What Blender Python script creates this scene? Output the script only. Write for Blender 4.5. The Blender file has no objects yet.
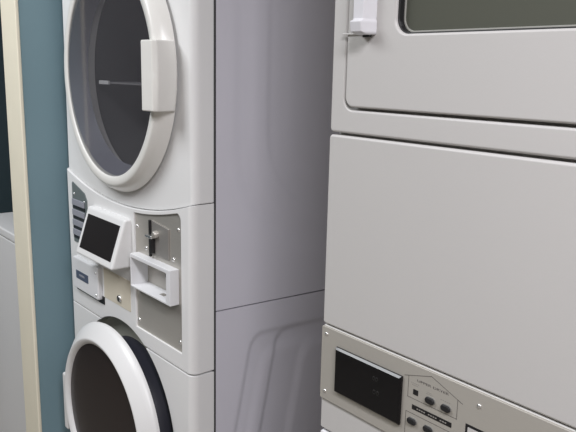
import bpy, bmesh, math
from mathutils import Matrix, Vector
S = bpy.context.scene
COL = S.collection
PI = math.pi

# ---------------------------------------------------------------- camera
M = ((0.6389764467, 0.1716977520, -0.7498193),
     (0.7689111592, -0.1146668473, 0.6289889851),
     (0.0220165800, -0.9784535737, -0.2052897327))      # columns: right, down, forward
cd = bpy.data.cameras.new('camera')
cam = bpy.data.objects.new('camera', cd)
COL.objects.link(cam)
cd.sensor_width = 36.0
cd.lens = 690 * 36 / 576
cd.clip_start = 0.02
rt = Matrix(((M[0][0], -M[0][1], -M[0][2]), (M[1][0], -M[1][1], -M[1][2]), (M[2][0], -M[2][1], -M[2][2])))
cam.matrix_world = Matrix.Translation((0, -0.7505, 1.5)) @ rt.to_4x4()
S.camera = cam

# ---------------------------------------------------------------- world, exposure
S.view_settings.view_transform = 'Standard'
S.view_settings.look = 'None'
S.view_settings.exposure = 0.09
S.view_settings.gamma = 1.0
S.view_settings.use_curve_mapping = False
w = bpy.data.worlds.new('world')
S.world = w
w.use_nodes = True
w.node_tree.nodes['Background'].inputs[0].default_value = (0.75, 0.8, 0.9, 1)
w.node_tree.nodes['Background'].inputs[1].default_value = 0.42

# ceiling tubes: (x, y, length along y, width, watts, colour)
CEIL = 2.6
LAMPS = [(-1.79, -1.30, 1.2, 0.94, 37, (0.95, 0.97, 1.0)),
         (0.70, -0.80, 0.30, 1.5, 50, (0.97, 0.95, 1.0))]  # unseen lamp, placed and shaped for the shading along the side panels
for i, (x, y, ly, lx, watt, colr) in enumerate(LAMPS):
    ld = bpy.data.lights.new('tube_light', 'AREA')
    ld.shape = 'RECTANGLE'
    ld.size, ld.size_y = lx - 0.04, ly - 0.04
    ld.energy = watt
    ld.color = colr
    lo = bpy.data.objects.new('tube_light', ld)
    lo.location = (x, y, CEIL - 0.085)
    COL.objects.link(lo)

# ---------------------------------------------------------------- materials
def mat(name, col, rough=0.5, metal=0.0, spec=0.5, noise=0.0, nscale=6.0, bump=0.0, bscale=400.0,
        coat=0.0, emit=None, estr=0.0, stretch=None):
    m = bpy.data.materials.new(name)
    m.use_nodes = True
    nt = m.node_tree
    b = nt.nodes['Principled BSDF']
    b.inputs['Base Color'].default_value = (*col, 1)
    b.inputs['Roughness'].default_value = rough
    b.inputs['Metallic'].default_value = metal
    b.inputs['Specular IOR Level'].default_value = spec
    b.inputs['Coat Weight'].default_value = coat
    tc = nt.nodes.new('ShaderNodeTexCoord')
    mp = nt.nodes.new('ShaderNodeMapping')
    nt.links.new(tc.outputs['Object'], mp.inputs[0])
    if stretch:
        mp.inputs['Scale'].default_value = stretch
    n = nt.nodes.new('ShaderNodeTexNoise')
    n.inputs['Scale'].default_value = nscale
    n.inputs['Detail'].default_value = 4
    nt.links.new(mp.outputs[0], n.inputs['Vector'])
    r = nt.nodes.new('ShaderNodeMapRange')
    r.inputs['To Min'].default_value = 1 - noise
    r.inputs['To Max'].default_value = 1 + noise
    nt.links.new(n.outputs[0], r.inputs[0])
    mx = nt.nodes.new('ShaderNodeVectorMath')
    mx.operation = 'SCALE'
    mx.inputs[0].default_value = col
    nt.links.new(r.outputs[0], mx.inputs['Scale'])
    nt.links.new(mx.outputs[0], b.inputs['Base Color'])
    if bump:
        n2 = nt.nodes.new('ShaderNodeTexNoise')
        n2.inputs['Scale'].default_value = bscale
        nt.links.new(mp.outputs[0], n2.inputs['Vector'])
        bp = nt.nodes.new('ShaderNodeBump')
        bp.inputs['Strength'].default_value = bump
        bp.inputs['Distance'].default_value = 0.001
        nt.links.new(n2.outputs[0], bp.inputs['Height'])
        nt.links.new(bp.outputs[0], b.inputs['Normal'])
    if emit:
        b.inputs['Emission Color'].default_value = (*emit, 1)
        b.inputs['Emission Strength'].default_value = estr
    return m

def glass(name, tint, rough=0.05, see=0.5):
    m = bpy.data.materials.new(name)
    m.use_nodes = True
    nt = m.node_tree
    nt.nodes.clear()
    o = nt.nodes.new('ShaderNodeOutputMaterial')
    t = nt.nodes.new('ShaderNodeBsdfTransparent')
    t.inputs[0].default_value = (*tint, 1)
    g = nt.nodes.new('ShaderNodeBsdfGlossy')
    g.inputs['Roughness'].default_value = rough
    g.inputs['Color'].default_value = (0.8, 0.8, 0.8, 1)
    lw = nt.nodes.new('ShaderNodeLayerWeight')
    lw.inputs['Blend'].default_value = 0.5
    f = nt.nodes.new('ShaderNodeMath')
    f.operation = 'POWER'
    f.inputs[1].default_value = see
    nt.links.new(lw.outputs['Facing'], f.inputs[0])
    mx = nt.nodes.new('ShaderNodeMixShader')
    nt.links.new(f.outputs[0], mx.inputs[0])
    df = nt.nodes.new('ShaderNodeBsdfDiffuse')
    df.inputs[0].default_value = (0.120, 0.112, 0.122, 1)
    m0 = nt.nodes.new('ShaderNodeMixShader')
    m0.inputs[0].default_value = 0.2
    nt.links.new(t.outputs[0], m0.inputs[1])
    nt.links.new(df.outputs[0], m0.inputs[2])
    nt.links.new(m0.outputs[0], mx.inputs[1])
    nt.links.new(g.outputs[0], mx.inputs[2])
    nt.links.new(mx.outputs[0], o.inputs[0])
    return m

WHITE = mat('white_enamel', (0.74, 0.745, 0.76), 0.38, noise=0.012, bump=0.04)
FRONT = mat('warm_white_plastic', (0.775, 0.775, 0.77), 0.36, noise=0.015)
DOORW = mat('door_ring_plastic', (0.76, 0.75, 0.715), 0.28, noise=0.015)
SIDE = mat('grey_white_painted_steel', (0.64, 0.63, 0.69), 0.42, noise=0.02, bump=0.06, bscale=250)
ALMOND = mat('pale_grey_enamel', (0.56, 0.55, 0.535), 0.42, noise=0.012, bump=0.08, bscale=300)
STEEL = mat('brushed_steel', (0.50, 0.48, 0.44), 0.40, metal=0.55, noise=0.06, nscale=20, stretch=(1, 1, 25))
PLATE = mat('champagne_control_plate', (0.47, 0.45, 0.405), 0.45, metal=0.25, noise=0.03, nscale=60, stretch=(1, 1, 12))
SCREW = mat('screw_chrome', (0.85, 0.85, 0.84), 0.22, metal=0.9)
BLACK = mat('black_plastic', (0.012, 0.012, 0.013), 0.42)
SCREEN = mat('black_screen', (0.016, 0.013, 0.013), 0.35, spec=0.35)
LENS = mat('black_display_lens', (0.004, 0.004, 0.005), 0.06, spec=0.42)
GAPSHADE = mat('gap_shade_navy', (0.02, 0.021, 0.032), 0.5)  # dark tone standing for the shade between washer door and recess
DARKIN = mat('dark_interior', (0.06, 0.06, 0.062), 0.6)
DRUM = mat('drum_steel', (0.11, 0.11, 0.115), 0.45, metal=0.3, noise=0.1)
BOWL = mat('grey_inner_ring', (0.20, 0.205, 0.25), 0.4)
DGLASS = glass('smoked_door_glass', (1.0, 1.0, 1.0), 0.08, 5.0)
WINGLASS = mat('grey_window_glass', (0.10, 0.105, 0.085), 0.12, spec=0.55)
LOWGLASS = mat('brown_black_door_glass', (0.022, 0.016, 0.015), 0.3, spec=0.3)
KEYPAD = mat('grey_green_keypad', (0.13, 0.155, 0.155), 0.5)
KEYGREY = mat('keypad_button_grey', (0.28, 0.29, 0.33), 0.5)
TAN = mat('beige_lock_plate', (0.66, 0.61, 0.50), 0.5, noise=0.06)
BLUEGREY = mat('blue_grey_slot', (0.07, 0.09, 0.14), 0.4)
LINE = mat('printed_grey_line', (0.14, 0.13, 0.12), 0.6)
FAINT = mat('printed_faint_grey', (0.30, 0.285, 0.26), 0.6)
GHOST = mat('unlit_display_digit', (0.016, 0.016, 0.015), 0.5, spec=0.3)
BTN = mat('black_rubber_button', (0.012, 0.012, 0.013), 0.6)
BTNRIM = mat('button_grey_rim', (0.22, 0.22, 0.21), 0.5)
TEAL = mat('teal_wall_paint', (0.192, 0.300, 0.345), 0.6, noise=0.02, bump=0.1, bscale=120)
DKTEAL = mat('dark_teal_wall', (0.045, 0.075, 0.09), 0.6, noise=0.03)  # far left wall, a darker teal than the partition
CREAM = mat('cream_trim_paint', (0.84, 0.79, 0.64), 0.5, noise=0.04, nscale=12)
FLOOR = mat('brown_vinyl_floor', (0.24, 0.215, 0.185), 0.5, noise=0.08)
CEILM = mat('ceiling_paint', (0.75, 0.75, 0.73), 0.8, noise=0.03)
ROOMW = mat('beige_wall_paint', (0.50, 0.47, 0.42), 0.7, noise=0.02)
HOUSING = mat('white_lamp_housing', (0.8, 0.8, 0.8), 0.4)

# ---------------------------------------------------------------- helpers
def link(name, me, m, parent=None, smooth=True, ang=38):
    o = bpy.data.objects.new(name, me)
    if m is not None:
        me.materials.clear()
        me.materials.append(m)
    COL.objects.link(o)
    if parent:
        o.parent = parent
    if smooth:
        for p in me.polygons:
            p.use_smooth = True
        me.set_sharp_from_angle(angle=math.radians(ang))
    return o

def empty(name, loc, label, cat, group=None):
    o = bpy.data.objects.new(name, None)
    COL.objects.link(o)
    o.location = loc
    o.empty_display_size = 0.1
    o['label'] = label
    o['category'] = cat
    if group:
        o['group'] = group
    return o

def from_bm(bm, name='m'):
    bmesh.ops.recalc_face_normals(bm, faces=bm.faces)
    me = bpy.data.meshes.new(name)
    bm.to_mesh(me)
    bm.free()
    return me

def bake(me, bevel=0.0, segs=3, cutters=(), angle=30):
    """booleans, then a bevel, baked to a plain mesh"""
    o = bpy.data.objects.new('tmp', me)
    COL.objects.link(o)
    tmp = []
    for c in cutters:
        co = bpy.data.objects.new('cut', c)
        COL.objects.link(co)
        tmp.append(co)
        md = o.modifiers.new('b', 'BOOLEAN')
        md.operation = 'DIFFERENCE'
        md.solver = 'EXACT'
        md.object = co
    if bevel:
        b = o.modifiers.new('v', 'BEVEL')
        b.width = bevel
        b.segments = segs
        b.limit_method = 'ANGLE'
        b.angle_limit = math.radians(angle)
        b.use_clamp_overlap = True
        b.harden_normals = False
        wn = o.modifiers.new('w', 'WEIGHTED_NORMAL')
        wn.keep_sharp = True
        for p in me.polygons:
            p.use_smooth = True
    dg = bpy.context.evaluated_depsgraph_get()
    out = bpy.data.meshes.new_from_object(o.evaluated_get(dg), depsgraph=dg)
    for t in [o] + tmp:
        bpy.data.objects.remove(t)
    return out

def box_bm(x0, x1, y0, y1, z0, z1, bm=None):
    bm = bm or bmesh.new()
    v = [bm.verts.new((x, y, z)) for x in (x0, x1) for y in (y0, y1) for z in (z0, z1)]
    for f in ((0, 1, 3, 2), (4, 6, 7, 5), (0, 4, 5, 1), (2, 3, 7, 6), (0, 2, 6, 4), (1, 5, 7, 3)):
        bm.faces.new([v[i] for i in f])
    return bm

def box(name, x0, x1, y0, y1, z0, z1, m, parent=None, bevel=0.0, segs=3):
    me = from_bm(box_bm(x0, x1, y0, y1, z0, z1))
    if bevel:
        me = bake(me, bevel, segs)
        return link(name, me, m, parent, ang=60)
    return link(name, me, m, parent, smooth=False)

def prism_bm(pts, y0, y1, bm=None):
    """outline in x,z extruded along y"""
    bm = bm or bmesh.new()
    a = [bm.verts.new((x, y0, z)) for x, z in pts]
    b = [bm.verts.new((x, y1, z)) for x, z in pts]
    bm.faces.new(a)
    bm.faces.new(b[::-1])
    n = len(pts)
    for i in range(n):
        bm.faces.new((a[i], b[i], b[(i + 1) % n], a[(i + 1) % n]))
    return bm

def rrect(x0, x1, z0, z1, r, n=8):
    p = []
    for cx, cz, a0 in ((x1 - r, z1 - r, 0), (x0 + r, z1 - r, 90), (x0 + r, z0 + r, 180), (x1 - r, z0 + r, 270)):
        for k in range(n + 1):
            a = math.radians(a0 + 90 * k / n)
            p.append((cx + r * math.cos(a), cz + r * math.sin(a)))
    return p

def prism(name, pts, y0, y1, m, parent=None, bevel=0.0, segs=3, cutters=()):
    me = from_bm(prism_bm(pts, y0, y1))
    if bevel or cutters:
        me = bake(me, bevel, segs, cutters)
    return link(name, me, m, parent, ang=60 if bevel else 38)

def round_corners(bm, xs, r, segs=10, yf=0.0):
    """roll the two upright front corners of a front panel"""
    es = [e for e in bm.edges if all(abs(v.co.y - yf) < 1e-5 for v in e.verts)
          and abs(e.verts[0].co.x - e.verts[1].co.x) < 1e-5
          and any(abs(e.verts[0].co.x - x) < 1e-5 for x in xs) and e.calc_length() > 0.05]
    bmesh.ops.bevel(bm, geom=es, offset=r, offset_type='OFFSET', segments=segs, profile=0.5, affect='EDGES')

def cyl_y(x, z, r, y0, y1, n=96, bm=None):
    return prism_bm([(x + r * math.cos(2 * PI * k / n), z + r * math.sin(2 * PI * k / n)) for k in range(n)], y0, y1, bm)

def lathe_y(name, cx, cz, prof, m, parent=None, n=128, ang=38, closed=False):
    """prof: list of (radius, y)"""
    bm = bmesh.new()
    rings = []
    for r, y in prof:
        if r < 1e-6:
            rings.append([bm.verts.new((cx, y, cz))])
        else:
            rings.append([bm.verts.new((cx + r * math.cos(2 * PI * k / n), y, cz + r * math.sin(2 * PI * k / n))) for k in range(n)])
    if closed:
        rings.append(rings[0])
    for a, b in zip(rings, rings[1:]):
        for k in range(n):
            q = (k + 1) % n
            if len(a) == 1:
                bm.faces.new((a[0], b[q], b[k]))
            elif len(b) == 1:
                bm.faces.new((a[k], a[q], b[0]))
            else:
                bm.faces.new((a[k], a[q], b[q], b[k]))
    return link(name, from_bm(bm), m, parent, ang=ang)

def screw(x, y, z, r, parent, tall=0.002):
    o = lathe_y('screw', x, z, [(0, y - tall), (r * 0.25, y - tall), (r * 0.7, y - tall * 0.75), (r, y - tall * 0.1), (r, y + 0.002), (0, y + 0.002)], SCREW, parent, n=20, ang=60)
    return o

def struct(o):
    o['kind'] = 'structure'
    return o

# ---------------------------------------------------------------- room
PX0, PX1 = -2.012, -1.9            # partition thickness
struct(box('floor', -3.5, 2.2, -3.4, 1.1, -0.1, 0, FLOOR))
struct(box('ceiling', -3.5, 2.2, -3.4, 1.1, CEIL, CEIL + 0.1, CEILM))
struct(box('wall_back', -3.5, 2.2, 1.0, 1.1, 0, CEIL, ROOMW))
struct(box('wall_front', -3.5, 2.2, -3.4, -3.3, 0, CEIL, ROOMW))
struct(box('wall_right', 2.1, 2.2, -3.3, 1.0, 0, CEIL, ROOMW))
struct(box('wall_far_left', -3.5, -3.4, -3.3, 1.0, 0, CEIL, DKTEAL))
struct(box('wall_left', PX0, PX1, -0.094, 1.0, 0, CEIL, TEAL))
struct(box('trim_1', PX0 - 0.002, PX1 + 0.002, -0.104, -0.094, 0, CEIL, CREAM, bevel=0.003))

for i, (x, y, ly, lx, watt, colr) in enumerate(LAMPS):
    side = 'above the washer stack on the left' if i == 0 else 'to the right, unseen, shaped for the side shading'
    e = empty('ceiling_light', (x, y, CEIL), 'white rectangular tube light on the ceiling ' + side, 'ceiling light')
    h = box('housing', -lx / 2, lx / 2, -ly / 2, ly / 2, -0.08, 0, HOUSING, e, bevel=0.006)

# ---------------------------------------------------------------- left: stacked washer and dryer
LX0, LX1 = -1.868, -1.210
LC = -1.534
DCX, DCZ = -1.540, 1.4875
R_ = empty('stacked_washer_dryer', (LC, 0.4, 0), 'white washer with round-doored dryer stacked on it, coin box between, beside the teal wall', 'washer dryer')
def lp(o):                                                       # keep world coordinates when parenting
    o.matrix_parent_inverse = Matrix.Identity(4)
    return o
OFF = Vector((LC, 0.4, 0))
ROOTS = {}
def arc_pts(x0, x1, cx, cz_min, rad, n=48):
    return [(x0 + (x1 - x0) * k / n, cz_min + rad - math.sqrt(rad * rad - (x0 + (x1 - x0) * k / n - cx) ** 2)) for k in range(n + 1)]
ARC_R = 1.07
FD = 0.0580                                                      # depth of the plastic fronts
UZ, LZ, LYZ = 1.485, 0.612, 0.0
# dryer front, smile-shaped lower edge
pts = arc_pts(LX0, LX1, LC, 1.172, ARC_R) + [(LX1, 1.98), (LX0, 1.98)]
bm = prism_bm(pts, 0.0, FD - 0.006)
round_corners(bm, (LX0, LX1), 0.020)
for v in bm.verts:
    v.co.y += 0.006
fr = link('dryer_front', bake(from_bm(bm), 0.0022, 3, [from_bm(cyl_y(LC, DCZ, 0.2455, -0.1, 0.2))]), FRONT, R_, ang=60)
# console
pts = [(LX0, 0.8395), (LX1, 0.8395)] + [(x, z - 0.0015) for x, z in reversed(arc_pts(LX0, LX1, LC, 1.172, ARC_R))]
bm = prism_bm(pts, 0.0, FD)
round_corners(bm, (LX0, LX1), 0.020)
BX0, BX1, BZ0, BZ1 = -1.455, -1.2695, 0.987, 1.069                  # coin box opening
SILX0, SILX1, SILZ0 = -1.466, -1.252, 0.8775
sil_top = [(x, z - 0.0105) for x, z in arc_pts(SILX0, SILX1, LC, 1.172, ARC_R, 16)]
def silver_outline(d):
    x0, x1, z0 = SILX0 - d, SILX1 + d, SILZ0 - d
    top = [(x0 + (x1 - x0) * k / 16, sil_top[k][1] + d) for k in range(17)]
    r = 0.016 + d
    xr, zr = top[-1]
    top = [p for p in top if p[0] < x1 - r]
    cor = [(x1 - r + r * math.sin(math.radians(a)), zr - 0.004 - r + r * math.cos(math.radians(a))) for a in (10, 25, 45, 65, 80, 90)]
    return [(x0, z0)] + top + cor + [(x1, z0)]
con = link('control_console', bake(from_bm(bm), 0.006, 4,
           [from_bm(cyl_y(LC - 0.012, 0.609, 0.259, -0.1, 0.2)), from_bm(prism_bm(silver_outline(0), -0.1, 0.006)), from_bm(box_bm(BX0 + .001, BX1 - .001, -0.1, 0.036, BZ0 + .001, BZ1 - .001))]), FRONT, R_, ang=60)
# washer front
bm = prism_bm([(LX0, 0.10), (LX1, 0.10), (LX1, 0.8355), (LX0, 0.8355)], 0.0, FD)
round_corners(bm, (LX0, LX1), 0.020)
link('washer_front', bake(from_bm(bm), 0.005, 3, [from_bm(cyl_y(LC - 0.012, 0.609, 0.259, -0.1, 0.2))]), FRONT, R_, ang=60)
box('seam_shade', LX1 - 0.004, LX1 - 0.0008, FD - 0.003, 0.0640, 0.11, 1.975, DARKIN, R_)  # dark strip added in the open seam to stand for its shade
box('toe_kick', LX0 + 0.02, LX1 - 0.02, 0.03, 0.06, 0.0, 0.098, DARKIN, R_)
# cabinets: inner shells, then pressed side panels with real relief
def sm(t):
    t = max(0.0, min(1.0, t))
    return t * t * (3 - 2 * t)
def smin(a, b, k):
    h = max(k - abs(a - b), 0) / k
    return min(a, b) - h * h * k * 0.25
def relief_low(y, z):
    def d(l0, zt):
        l = l0 + (zt - z) * -0.2
        return smin(smin(y - l, (0.87 - y) - (l - 0.0), 0.03), zt - z, 0.04)
    d1, d2, d3 = d(0.165, 0.901), d(0.242, 0.895), d(0.325, 0.845)
    return -0.0040 * sm(d1 / 0.014 + .5) + 0.0036 * sm((d1 - 0.045) / 0.03 + .5) - 0.0050 * sm(d2 / 0.016 + .5) + 0.006 * sm(d3 / 0.028 + .5)
def relief_up(y, z):
    def d(ins):
        hx, hz, r = 0.335 - ins, 0.40 - ins, 0.24 - ins * 0.6
        qx, qz = abs(y - 0.452) - hx + r, abs(z - 1.50) - hz + r
        return -(math.hypot(max(qx, 0), max(qz, 0)) + min(max(qx, qz), 0) - r)
    return -0.0016 * sm(d(0) / 0.03 + .5) + 0.0014 * sm(d(0.04) / 0.03 + .5) - 0.0022 * sm(d(0.085) / 0.018 + .5) + 0.0012 * sm(d(0.14) / 0.04 + .5)
def side_panel(z0, z1, f, x, sgn):
    ny, nz = 150, 150
    Y0, Y1 = 0.0630, 0.82
    bm = bmesh.new()
    g = [[bm.verts.new((x + sgn * f(Y0 + (Y1 - Y0) * i / ny, z0 + (z1 - z0) * j / nz) * (1 if 0 < i < ny and 0 < j < nz else 0),
                        Y0 + (Y1 - Y0) * i / ny, z0 + (z1 - z0) * j / nz)) for j in range(nz + 1)] for i in range(ny + 1)]
    for i in range(ny):
        for j in range(nz):
            bm.faces.new((g[i][j], g[i + 1][j], g[i + 1][j + 1], g[i][j + 1]))
    for v in bm.verts:                                            # the pressing falls away slightly towards the back
        v.co.z -= 0.035 * (v.co.y - Y0) * (1 if 0.2 < v.co.z < 1.97 else 0)
    r = bmesh.ops.extrude_edge_only(bm, edges=[e for e in bm.edges if e.is_boundary])
    for v in [q for q in r['geom'] if isinstance(q, bmesh.types.BMVert)]:
        v.co.x -= sgn * 0.012
    return link('side_panel', from_bm(bm), SIDE, R_, ang=50)
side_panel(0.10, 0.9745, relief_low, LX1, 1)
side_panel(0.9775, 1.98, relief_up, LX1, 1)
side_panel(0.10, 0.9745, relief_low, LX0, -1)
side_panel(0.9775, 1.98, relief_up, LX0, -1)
box('inner_cabinet', LX0 + 0.010, LX1 - 0.010, 0.40, 0.815, 0.0, 1.975, DARKIN, R_)
shell = bake(from_bm(box_bm(LX0 + 0.010, LX1 - 0.010, 0.057, 0.40, 0.03, 1.975)), 0, 1,
             [from_bm(cyl_y(LC, DCZ, 0.2455, -0.1, 0.36)), from_bm(cyl_y(LC, LZ, 0.30, -0.1, 0.11))])
link('bulkhead', shell, DARKIN, R_, ang=30)

# ---- upper round door: flush on the hinge side, proud on the handle side
def wedge(o):
    for v in o.data.vertices:
        if v.co.y < -0.0006:
            v.co.y *= (0.0285 + 0.011 * (v.co.x - DCX) / 0.26) / 0.040
    return o
door = wedge(lathe_y('dryer_door', DCX, DCZ, [(0.2425, -0.026), (0.2435, -0.036), (0.2460, -0.039), (0.261, -0.0400), (0.266, -0.0375), (0.276, -0.020), (0.2815, -0.005),
               (0.2825, -0.001), (0.281, -0.0005), (0.2425, -0.0005)], DOORW, R_, ang=50, closed=True))
lathe_y('inner_ring', DCX, DCZ, [(0.2427, -0.012), (0.2225, 0.027), (0.2205, 0.030), (0.2427, 0.031)], BOWL, door, ang=40)
wedge(lathe_y('door_glass', DCX, DCZ, [(0, -0.035), (0.12, -0.035), (0.20, -0.0345), (0.2427, -0.0335), (0.2427, -0.0315), (0, -0.0315)], DGLASS, door, ang=50))
lathe_y('drum', LC, DCZ, [(0.243, 0.058), (0.243, 0.35), (0.20, 0.357), (0, 0.359)], DRUM, R_, ang=40)
refl = box('reflection_bar', -1.748, -1.43, 0.062, 0.20, 1.458, 1.4625, mat('reflection_grey', (0.22, 0.22, 0.23), 0.4), R_, bevel=0.001)  # pale bar added in place of a reflection in the door glass
box('reflection_patch', -1.756, -1.700, 0.056, 0.0625, 1.4555, 1.4655, WHITE, refl, bevel=0.0015)  # white end of that reflection, built as a small block
# door pull, wraps the ring at mid height
def loft_xy(sections, bm=None):
    """sections: (z, [(x,y)...]) stacked upwards"""
    bm = bm or bmesh.new()
    rings = [[bm.verts.new((x, y, z)) for x, y in pts] for z, pts in sections]
    for a, b in zip(rings, rings[1:]):
        n = len(a)
        for i in range(n):
            bm.faces.new((a[i], a[(i + 1) % n], b[(i + 1) % n], b[i]))
    bm.faces.new(rings[0])
    bm.faces.new(rings[-1][::-1])
    return bm
secs = []
for k in range(13):
    t = -1 + 2 * k / 12
    z = 1.4845 + 0.0715 * t
    bow = 0.010 * (1 - t * t)
    secs.append((z, [(-1.3105, -0.020), (-1.3105, -0.052), (-1.303, -0.059), (-1.262, -0.057), (-1.256 + bow * .4, -0.048),
                     (-1.262 + bow * .9, -0.004), (-1.270 + bow, -0.001), (-1.295, -0.001)]))
link('door_handle', bake(from_bm(loft_xy(secs)), 0.003, 3, angle=40), DOORW, door, ang=60)
screw(-1.314, -0.027, 1.412, 0.0025, door)

# ---- lower round door
dl = lathe_y('washer_door', LC, LZ, [(0.203, -0.066), (0.205, -0.070), (0.216, -0.0765), (0.2185, -0.0765), (0.221, -0.075), (0.246, -0.056), (0.2535, -0.048), (0.2550, -0.042),
             (0.252, -0.036), (0.215, -0.034), (0.203, -0.034)], FRONT, R_, ang=50, closed=True)
lathe_y('door_glass', LC, LZ, [(0, -0.070), (0.10, -0.0685), (0.17, -0.067), (0.2035, -0.065), (0.2035, -0.045), (0, -0.045)], LOWGLASS, dl, ang=50)
link('door_handle', bake(from_bm(box_bm(-1.7945, -1.770, -0.066, -0.045, 0.485, 0.655)), 0.006, 3), FRONT, dl, ang=60)
lathe_y('door_recess', LC - 0.012, 0.609, [(0.2575, 0.006), (0.255, 0.022), (0.235, 0.032), (0.15, 0.036)], mat('grey_recess_plastic', (0.42, 0.42, 0.36), 0.5), R_, ang=30)
lathe_y('door_gap_shade', LC, LZ - 0.016, [(0.216, 0.041), (0.218, 0.012), (0.216, -0.010), (0.212, -0.030), (0.204, -0.036), (0.204, 0.041)], GAPSHADE, R_, ang=40)  # dark ring added as the shadow gap behind the washer door

# ---- tilted display
def tilt_prism(pts, zt, yt, zb, yb, th, back):
    """frustum: outline pts=(x, t 0..1 up) on a tilted plane, back face flat on y=back"""
    bm = bmesh.new()
    a = [bm.verts.new((x, yb + (yt - yb) * t - th, zb + (zt - zb) * t)) for x, t in pts]
    b = [bm.verts.new((x, back, zb + (zt - zb) * t)) for x, t in pts]
    n = len(pts)
    bm.faces.new(a)
    bm.faces.new(b[::-1])
    for i in range(n):
        bm.faces.new((a[i], b[i], b[(i + 1) % n], a[(i + 1) % n]))
    return bm
sq = lambda x0, x1, t0, t1: [(x0, t0), (x1, t0), (x1, t1), (x0, t1)]
disp = link('display_housing', bake(from_bm(tilt_prism(sq(-1.691, -1.480, 0, 1), 1.145, -0.016, 1.024, -0.056, 0, 0.004)), 0.007, 4), FRONT, R_, ang=60)
link('screen', bake(from_bm(tilt_prism(sq(-1.673, -1.4935, 0.165, 0.86), 1.145, -0.016, 1.022, -0.056, 0.0015, -0.004)), 0.0006, 2), SCREEN, disp, ang=60)
# ---- keypad strip at the left end
kp = prism('keypad', [(-1.822, 1.022), (-1.728, 1.022), (-1.728, 1.150), (-1.742, 1.168), (-1.818, 1.1905), (-1.822, 1.186)], -0.0025, 0.004, KEYPAD, R_, bevel=0.001)
for z in (1.127, 1.098, 1.070, 1.043):
    box('key_row', -1.818, -1.740, -0.0065, -0.0023, z, z + 0.017, KEYGREY, kp, bevel=0.0015)
    box('key_gap', -1.820, -1.738, -0.0035, -0.0023, z - 0.0095, z - 0.001, BLACK, kp)
screw(-1.808, -0.0025, 1.158, 0.004, kp)
screw(-1.745, -0.0025, 1.143, 0.004, kp)
# ---- card reader
link('reader_shadow', from_bm(box_bm(-1.818, -1.640, -0.002, 0.003, 0.884, 0.905)), BLACK, R_, smooth=False)  # black strip standing for the shadow under and beside the reader
cr = link('card_reader', bake(from_bm(prism_bm(rrect(-1.815, -1.652, 0.893, 0.983, 0.008), -0.013, 0.002)), 0.004, 3), WHITE, R_, ang=60)
prism('reader_slot', rrect(-1.790, -1.712, 0.925, 0.948, 0.002), -0.0140, -0.0115, BLUEGREY, cr)
prism('reader_slot_lip', rrect(-1.768, -1.734, 0.935, 0.940, 0.001), -0.0148, -0.0138, KEYGREY, cr)
screw(-1.664, -0.013, 0.967, 0.0035, cr)
screw(-1.664, -0.013, 0.906, 0.0035, cr)
# ---- lock plate
lk = prism('lock_plate', rrect(-1.640, -1.492, 0.906, 0.986, 0.003), -0.0012, 0.003, TAN, R_, bevel=0.0005)
lathe_y('lock', -1.549, 0.927, [(0, -0.006), (0.008, -0.006), (0.0095, -0.004), (0.0095, 0)], SCREW, lk, n=24, ang=50)
box('key_slot', -1.5515, -1.5465, -0.0068, -0.0055, 0.920, 0.934, BLACK, lk)
# ---- silver coin panel
cp = prism('coin_panel', silver_outline(0.0), 0.0045, 0.0060, STEEL, R_, cutters=[from_bm(box_bm(BX0 + .001, BX1 - .001, -0.1, 0.1, BZ0 + .001, BZ1 - .001))])
for x, z in ((-1.4575, 1.131), (-1.268, 1.158), (-1.4145, 1.086), (-1.291, 1.086), (-1.457, 0.897), (-1.265, 0.900)):
    screw(x, 0.0045, z, 0.0052, cp, 0.003)
link('coin_slot_plate', bake(from_bm(prism_bm([(-1.386, 1.082), (-1.306, 1.082), (-1.306, 1.152), (-1.386, 1.160)], 0.0005, 0.006)), 0.001, 2),
     mat('dull_slot_steel', (0.36, 0.345, 0.325), 0.42, metal=0.5, noise=0.08), cp, ang=60)
sl = box('coin_slot', -1.388, -1.381, -0.004, 0.002, 1.074, 1.160, BLACK, cp, bevel=0.001)
box('slot_guide', -1.374, -1.366, -0.010, 0.002, 1.085, 1.125, BLACK, cp, bevel=0.001)
box('slot_tab', -1.392, -1.362, -0.012, -0.002, 1.120, 1.127, SCREW, cp, bevel=0.002)
lathe_y('return_button', -1.357, 1.1315, [(0, -0.010), (0.006, -0.010), (0.0085, -0.007), (0.0085, 0.003)], STEEL, cp, n=24, ang=50)
# ---- coin box frame, hollow
byf = -0.018
hol = bake(from_bm(box_bm(BX0, BX1, byf, 0.0345, BZ0, BZ1)), 0.0015, 2,
           [from_bm(box_bm(BX0 + 0.004, BX1 - 0.018, byf - 0.05, 0.030, BZ0 + 0.004, BZ1 - 0.010))])
cb = link('coin_box_frame', hol, WHITE, R_, ang=60)
box('coin_box_back', BX0 + 0.0042, BX1 - 0.0182, 0.0265, 0.0305, BZ0 + 0.0042, BZ1 - 0.0102, STEEL, cb)
lathe_y('coin_box_lock', -1.352, 1.031, [(0, 0.020), (0.0045, 0.020), (0.0055, 0.022), (0.0055, 0.028)], BLACK, cb, n=20, ang=50)
box('coin_return_notch', -1.350, -1.330, 0.000, 0.012, BZ0 + 0.0038, BZ0 + 0.0046, STEEL, cb)

# ---------------------------------------------------------------- right: stacked dryer
RX0, RX1 = -0.797, -0.112
Q = empty('stacked_dryer', ((RX0 + RX1) / 2, 0.4, 0), 'pale grey double dryer stack with square window and button panel, filling the right side', 'dryer')
box('cabinet', RX0 + 0.002, RX1 - 0.002, 0.018, 0.80, 0.0, 1.975, ALMOND, Q, bevel=0.004)
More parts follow.
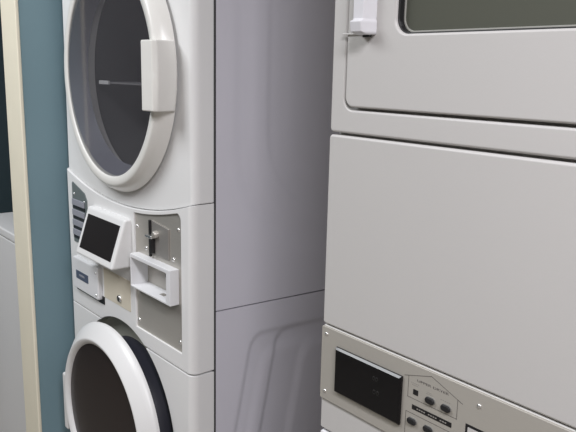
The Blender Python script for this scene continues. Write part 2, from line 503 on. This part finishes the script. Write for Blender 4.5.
# upper frame with door opening
DX0, DX1, DZ0, DZ1 = -0.763, -0.150, 1.4485, 1.925
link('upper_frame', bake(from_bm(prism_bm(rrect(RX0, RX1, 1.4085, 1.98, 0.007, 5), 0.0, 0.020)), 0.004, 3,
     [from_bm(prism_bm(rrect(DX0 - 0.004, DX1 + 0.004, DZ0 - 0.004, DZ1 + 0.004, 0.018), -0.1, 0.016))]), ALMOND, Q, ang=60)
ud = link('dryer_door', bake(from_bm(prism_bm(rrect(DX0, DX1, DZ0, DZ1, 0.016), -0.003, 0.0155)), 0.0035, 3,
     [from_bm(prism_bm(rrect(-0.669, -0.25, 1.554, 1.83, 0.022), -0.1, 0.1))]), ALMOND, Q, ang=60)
gk = link('window_gasket', bake(from_bm(prism_bm(rrect(-0.671, -0.248, 1.552, 1.832, 0.023), 0.002, 0.015)), 0.001, 2,
     [from_bm(prism_bm(rrect(-0.6665, -0.2525, 1.5560, 1.8275, 0.020), -0.1, 0.1))]), BLACK, ud, ang=60)
link('window_glass', bake(from_bm(prism_bm(rrect(-0.6675, -0.2515, 1.5550, 1.8285, 0.020), 0.0135, 0.0150)), 0.0005, 3), WINGLASS, ud, ang=60)
link('window_bead', bake(from_bm(prism_bm(rrect(-0.6665, -0.2525, 1.5560, 1.8275, 0.020), 0.0115, 0.0136)), 0.0005, 2,
     [from_bm(prism_bm(rrect(-0.664, -0.255, 1.5585, 1.825, 0.018), -0.1, 0.1))]), mat('grey_bead', (0.35, 0.35, 0.32), 0.4), ud, ang=60)
# moulded pull on the door
hs = []
for z, y, x0, x1 in ((1.5535, -0.018, -0.729, -0.710), (1.557, -0.028, -0.731, -0.709), (1.572, -0.031, -0.731, -0.709), (1.5745, -0.025, -0.730, -0.710),
                     (1.66, -0.025, -0.731, -0.709), (1.70, -0.025, -0.731, -0.709), (1.73, -0.014, -0.729, -0.710)):
    hs.append((z, [(x0 - 0.006, -0.0028), (x0, y), (x1, y), (x1 + 0.006, -0.0028)]))
dh = link('door_handle', bake(from_bm(loft_xy(hs)), 0.002, 3, angle=25), mat('white_handle_plastic', (0.70, 0.70, 0.73), 0.35), ud, ang=60)
box('handle_latch', -0.722, -0.710, -0.012, -0.006, 1.5505, 1.5538, BLACK, dh)
box('hinge_tab', -0.771, -0.729, -0.006, -0.0028, 1.5545, 1.5575, ALMOND, ud, bevel=0.001)
# access panel
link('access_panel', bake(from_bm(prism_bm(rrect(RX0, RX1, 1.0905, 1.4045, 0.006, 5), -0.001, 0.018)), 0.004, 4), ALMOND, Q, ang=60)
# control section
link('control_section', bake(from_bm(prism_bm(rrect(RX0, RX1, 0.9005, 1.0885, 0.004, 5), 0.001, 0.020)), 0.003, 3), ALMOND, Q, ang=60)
pl = link('control_panel', bake(from_bm(prism_bm(rrect(-0.7965, RX1 - 0.002, 0.9575, 1.0865, 0.003, 4), -0.0025, 0.004)), 0.0009, 2), PLATE, Q, ang=60)
PY = -0.0025
for x, z in ((-0.7845, 1.0745), (-0.7845, 0.9725), (-0.4850, 1.0672), (-0.130, 1.0745), (-0.130, 0.9725)):
    screw(x, PY, z, 0.0036, pl)
bm = bmesh.new()
rings = []
for ins, y in ((0, PY + 0.002), (0, PY - 0.0035), (0.0030, PY - 0.0065)):
    rings.append([bm.verts.new((x, y, z)) for x, z in ((-0.7585 + ins, 0.9830 + ins), (-0.6175 - ins, 0.9830 + ins), (-0.6175 - ins, 1.0612 - ins), (-0.7585 + ins, 1.0612 - ins))])
for p, q in zip(rings, rings[1:]):
    for k in range(4):
        bm.faces.new((p[k], p[(k + 1) % 4], q[(k + 1) % 4], q[k]))
bm.faces.new(rings[0])
bm.faces.new(rings[-1])
ds = link('display', from_bm(bm), LENS, pl, smooth=False)

def text(name, s, x, z, width, y, m, parent, height=None, ext=0.0001):
    cu = bpy.data.curves.new('t', 'FONT')
    cu.body = s
    cu.size = 1
    cu.extrude = 0
    cu.offset = 0.022
    to = bpy.data.objects.new('t', cu)
    COL.objects.link(to)
    dg = bpy.context.evaluated_depsgraph_get()
    me = bpy.data.meshes.new_from_object(to.evaluated_get(dg), depsgraph=dg)
    bpy.data.objects.remove(to)
    xs = [v.co.x for v in me.vertices]
    ys = [v.co.y for v in me.vertices]
    k = width / (max(xs) - min(xs))
    kz = height / (max(ys) - min(ys)) if height else k
    cx, cy = (max(xs) + min(xs)) / 2, (max(ys) + min(ys)) / 2
    for v in me.vertices:
        v.co = (x + (v.co.x - cx) * k, y, z + (v.co.y - cy) * kz)
    bm = bmesh.new()
    bm.from_mesh(me)
    r = bmesh.ops.extrude_face_region(bm, geom=bm.faces[:])
    for v in [g for g in r['geom'] if isinstance(g, bmesh.types.BMVert)]:
        v.co.y -= ext
    return link(name, from_bm(bm), m, parent, smooth=False)

def polyline(name, pts, wd, m, parent, y=PY, th=0.00025, closed=False):
    bm = bmesh.new()
    seg = list(zip(pts, pts[1:] + pts[:1])) if closed else list(zip(pts, pts[1:]))
    for (ax, az), (bx, bz) in seg:
        dx, dz = bx - ax, bz - az
        L = math.hypot(dx, dz)
        ux, uz = dx / L * wd / 2, dz / L * wd / 2
        a = (ax - ux, az - uz)
        b = (bx + ux, bz + uz)
        prism_bm([(a[0] - uz, a[1] + ux), (b[0] - uz, b[1] + ux), (b[0] + uz, b[1] - ux), (a[0] + uz, a[1] - ux)], y - th, y + th, bm)
    return link(name, from_bm(bm), m, parent, smooth=False)

text('display_digits', '00', -0.6665, 1.040, 0.012, PY - 0.00655, GHOST, ds, height=0.007)
text('display_digits', '00', -0.6640, 1.018, 0.014, PY - 0.00655, GHOST, ds, height=0.008)
# house-shaped print for the upper dryer
polyline('house_outline', [(-0.6145, 1.0645), (-0.5655, 1.0797), (-0.5110, 1.0595)], 0.0009, LINE, pl)
polyline('house_outline', [(-0.6068, 1.0665), (-0.6068, 1.0338), (-0.5190, 1.0338), (-0.5190, 1.0623)], 0.0008, LINE, pl)
text('panel_lettering', 'UPPER DRYER', -0.5625, 1.0645, 0.0570, PY, LINE, pl, height=0.0036)
def tiny(x, z, wd, n=5):
    bm = bmesh.new()
    for k in range(n):
        a = x - wd / 2 + wd * k / n
        box_bm(a, a + wd / n * 0.6, PY - 0.0002, PY + 0.0002, z, z + 0.0011, bm)
    return link('small_print', from_bm(bm), FAINT, pl, smooth=False)
for x, z, wd in ((-0.594, 1.0575, 0.016), (-0.594, 1.0545, 0.012), (-0.5675, 1.0530, 0.010), (-0.5675, 1.0505, 0.013), (-0.5385, 1.0515, 0.018)):
    tiny(x, z, wd)
prism('led_window', rrect(-0.5968, -0.5878, 1.0410, 1.0490, 0.0006), PY - 0.0006, PY + 0.001, BLACK, pl)
def button(x, z):
    rim = prism('button', rrect(x - 0.0084, x + 0.0084, z - 0.0052, z + 0.0052, 0.0050), PY - 0.0012, PY + 0.001, BTNRIM, pl)
    link('button_cap', bake(from_bm(prism_bm(rrect(x - 0.0080, x + 0.0080, z - 0.0048, z + 0.0048, 0.0046), PY - 0.0045, PY - 0.001)), 0.0016, 3, angle=50), BTN, rim, ang=60)
for x, z in ((-0.5650, 1.0433), (-0.5370, 1.0430), (-0.5952, 0.9985), (-0.5650, 0.9985), (-0.5370, 0.9985)):
    button(x, z)
bar = prism('label_strip', rrect(-0.5975, -0.5265, 1.0172, 1.0245, 0.0004), PY - 0.0004, PY + 0.001, BLACK, pl)
bm = bmesh.new()
for k in range(13):
    a = -0.5885 + 0.0042 * k
    if k in (4, 9):
        continue
    box_bm(a, a + 0.0029, PY - 0.0006, PY - 0.0003, 1.0198, 1.0214, bm)
link('strip_print', from_bm(bm), FAINT, bar, smooth=False)
polyline('lower_outline', [(-0.6084, 0.967), (-0.6084, 1.0100), (-0.5213, 1.0100), (-0.5213, 0.967)], 0.0008, LINE, pl)
fb = prism('price_window', rrect(-0.5035, -0.420, 0.985, 1.0345, 0.0005), PY - 0.0004, PY + 0.001, BLACK, pl)
prism('price_card', rrect(-0.4995, -0.424, 0.989, 1.0305, 0.0005), PY - 0.0008, PY - 0.0003, ALMOND, fb)
# lower half of the stack
link('lower_frame', bake(from_bm(prism_bm(rrect(RX0, RX1, 0.08, 0.8965, 0.007, 5), 0.0, 0.020)), 0.004, 3), WHITE, Q, ang=60)
ldr = link('lower_door', bake(from_bm(prism_bm(rrect(DX0, DX1, 0.36, 0.83, 0.016), -0.004, 0.004)), 0.0035, 3), ALMOND, Q, ang=60)
prism('window_glass', rrect(-0.669, -0.25, 0.45, 0.74, 0.022), -0.006, -0.001, WINGLASS, ldr, bevel=0.001)

# ---------------------------------------------------------------- washer beyond the partition
WX0, WX1 = -2.728, -2.045
FARW = mat('bright_white_enamel', (0.90, 0.90, 0.90), 0.35)
W = empty('washing_machine', ((WX0 + WX1) / 2, 0.33, 0), 'white washer standing behind the cream-edged partition at the far left edge', 'washing machine')
link('body', bake(from_bm(box_bm(WX0, WX1, 0.004, 0.66, 0.02, 0.903)), 0.006, 3), FARW, W, ang=60)
link('top_panel', bake(from_bm(box_bm(WX0 - 0.001, WX1 + 0.001, 0.0, 0.665, 0.906, 0.936)), 0.006, 3), FARW, W, ang=60)
link('lid', bake(from_bm(prism_bm([(WX0 + .06, 0.9355), (WX1 - .06, 0.9355), (WX1 - .06, 0.946), (WX0 + .06, 0.946)], 0.13, 0.50)), 0.004, 3), FARW, W, ang=60)
link('control_console', bake(from_bm(box_bm(WX0, WX1, 0.56, 0.665, 0.9355, 1.05)), 0.02, 4), FARW, W, ang=60)
for x in (WX0 + .06, WX1 - .06):
    for y in (0.06, 0.6):
        me = from_bm(cyl_y(x, 0, 0.02, 0, 0.02, 20))
        me.transform(Matrix.Translation((0, y, 0)) @ Matrix.Translation((x, 0, 0)) @ Matrix.Rotation(PI / 2, 4, 'X') @ Matrix.Translation((-x, 0, 0)))
        link('foot', me, BLACK, W)

# parts were modelled in room coordinates: bring them into their thing's frame
def settle(root, off):
    for ch in [o for o in bpy.data.objects if o.parent == root and o.type == 'MESH']:
        ch.data.transform(Matrix.Translation(-off))
        for g in [o for o in bpy.data.objects if o.parent == ch]:
            g.data.transform(Matrix.Translation(-off))
            for h_ in [o for o in bpy.data.objects if o.parent == g]:
                h_.data.transform(Matrix.Translation(-off))
for r in (R_, Q, W):
    settle(r, Vector(r.location))
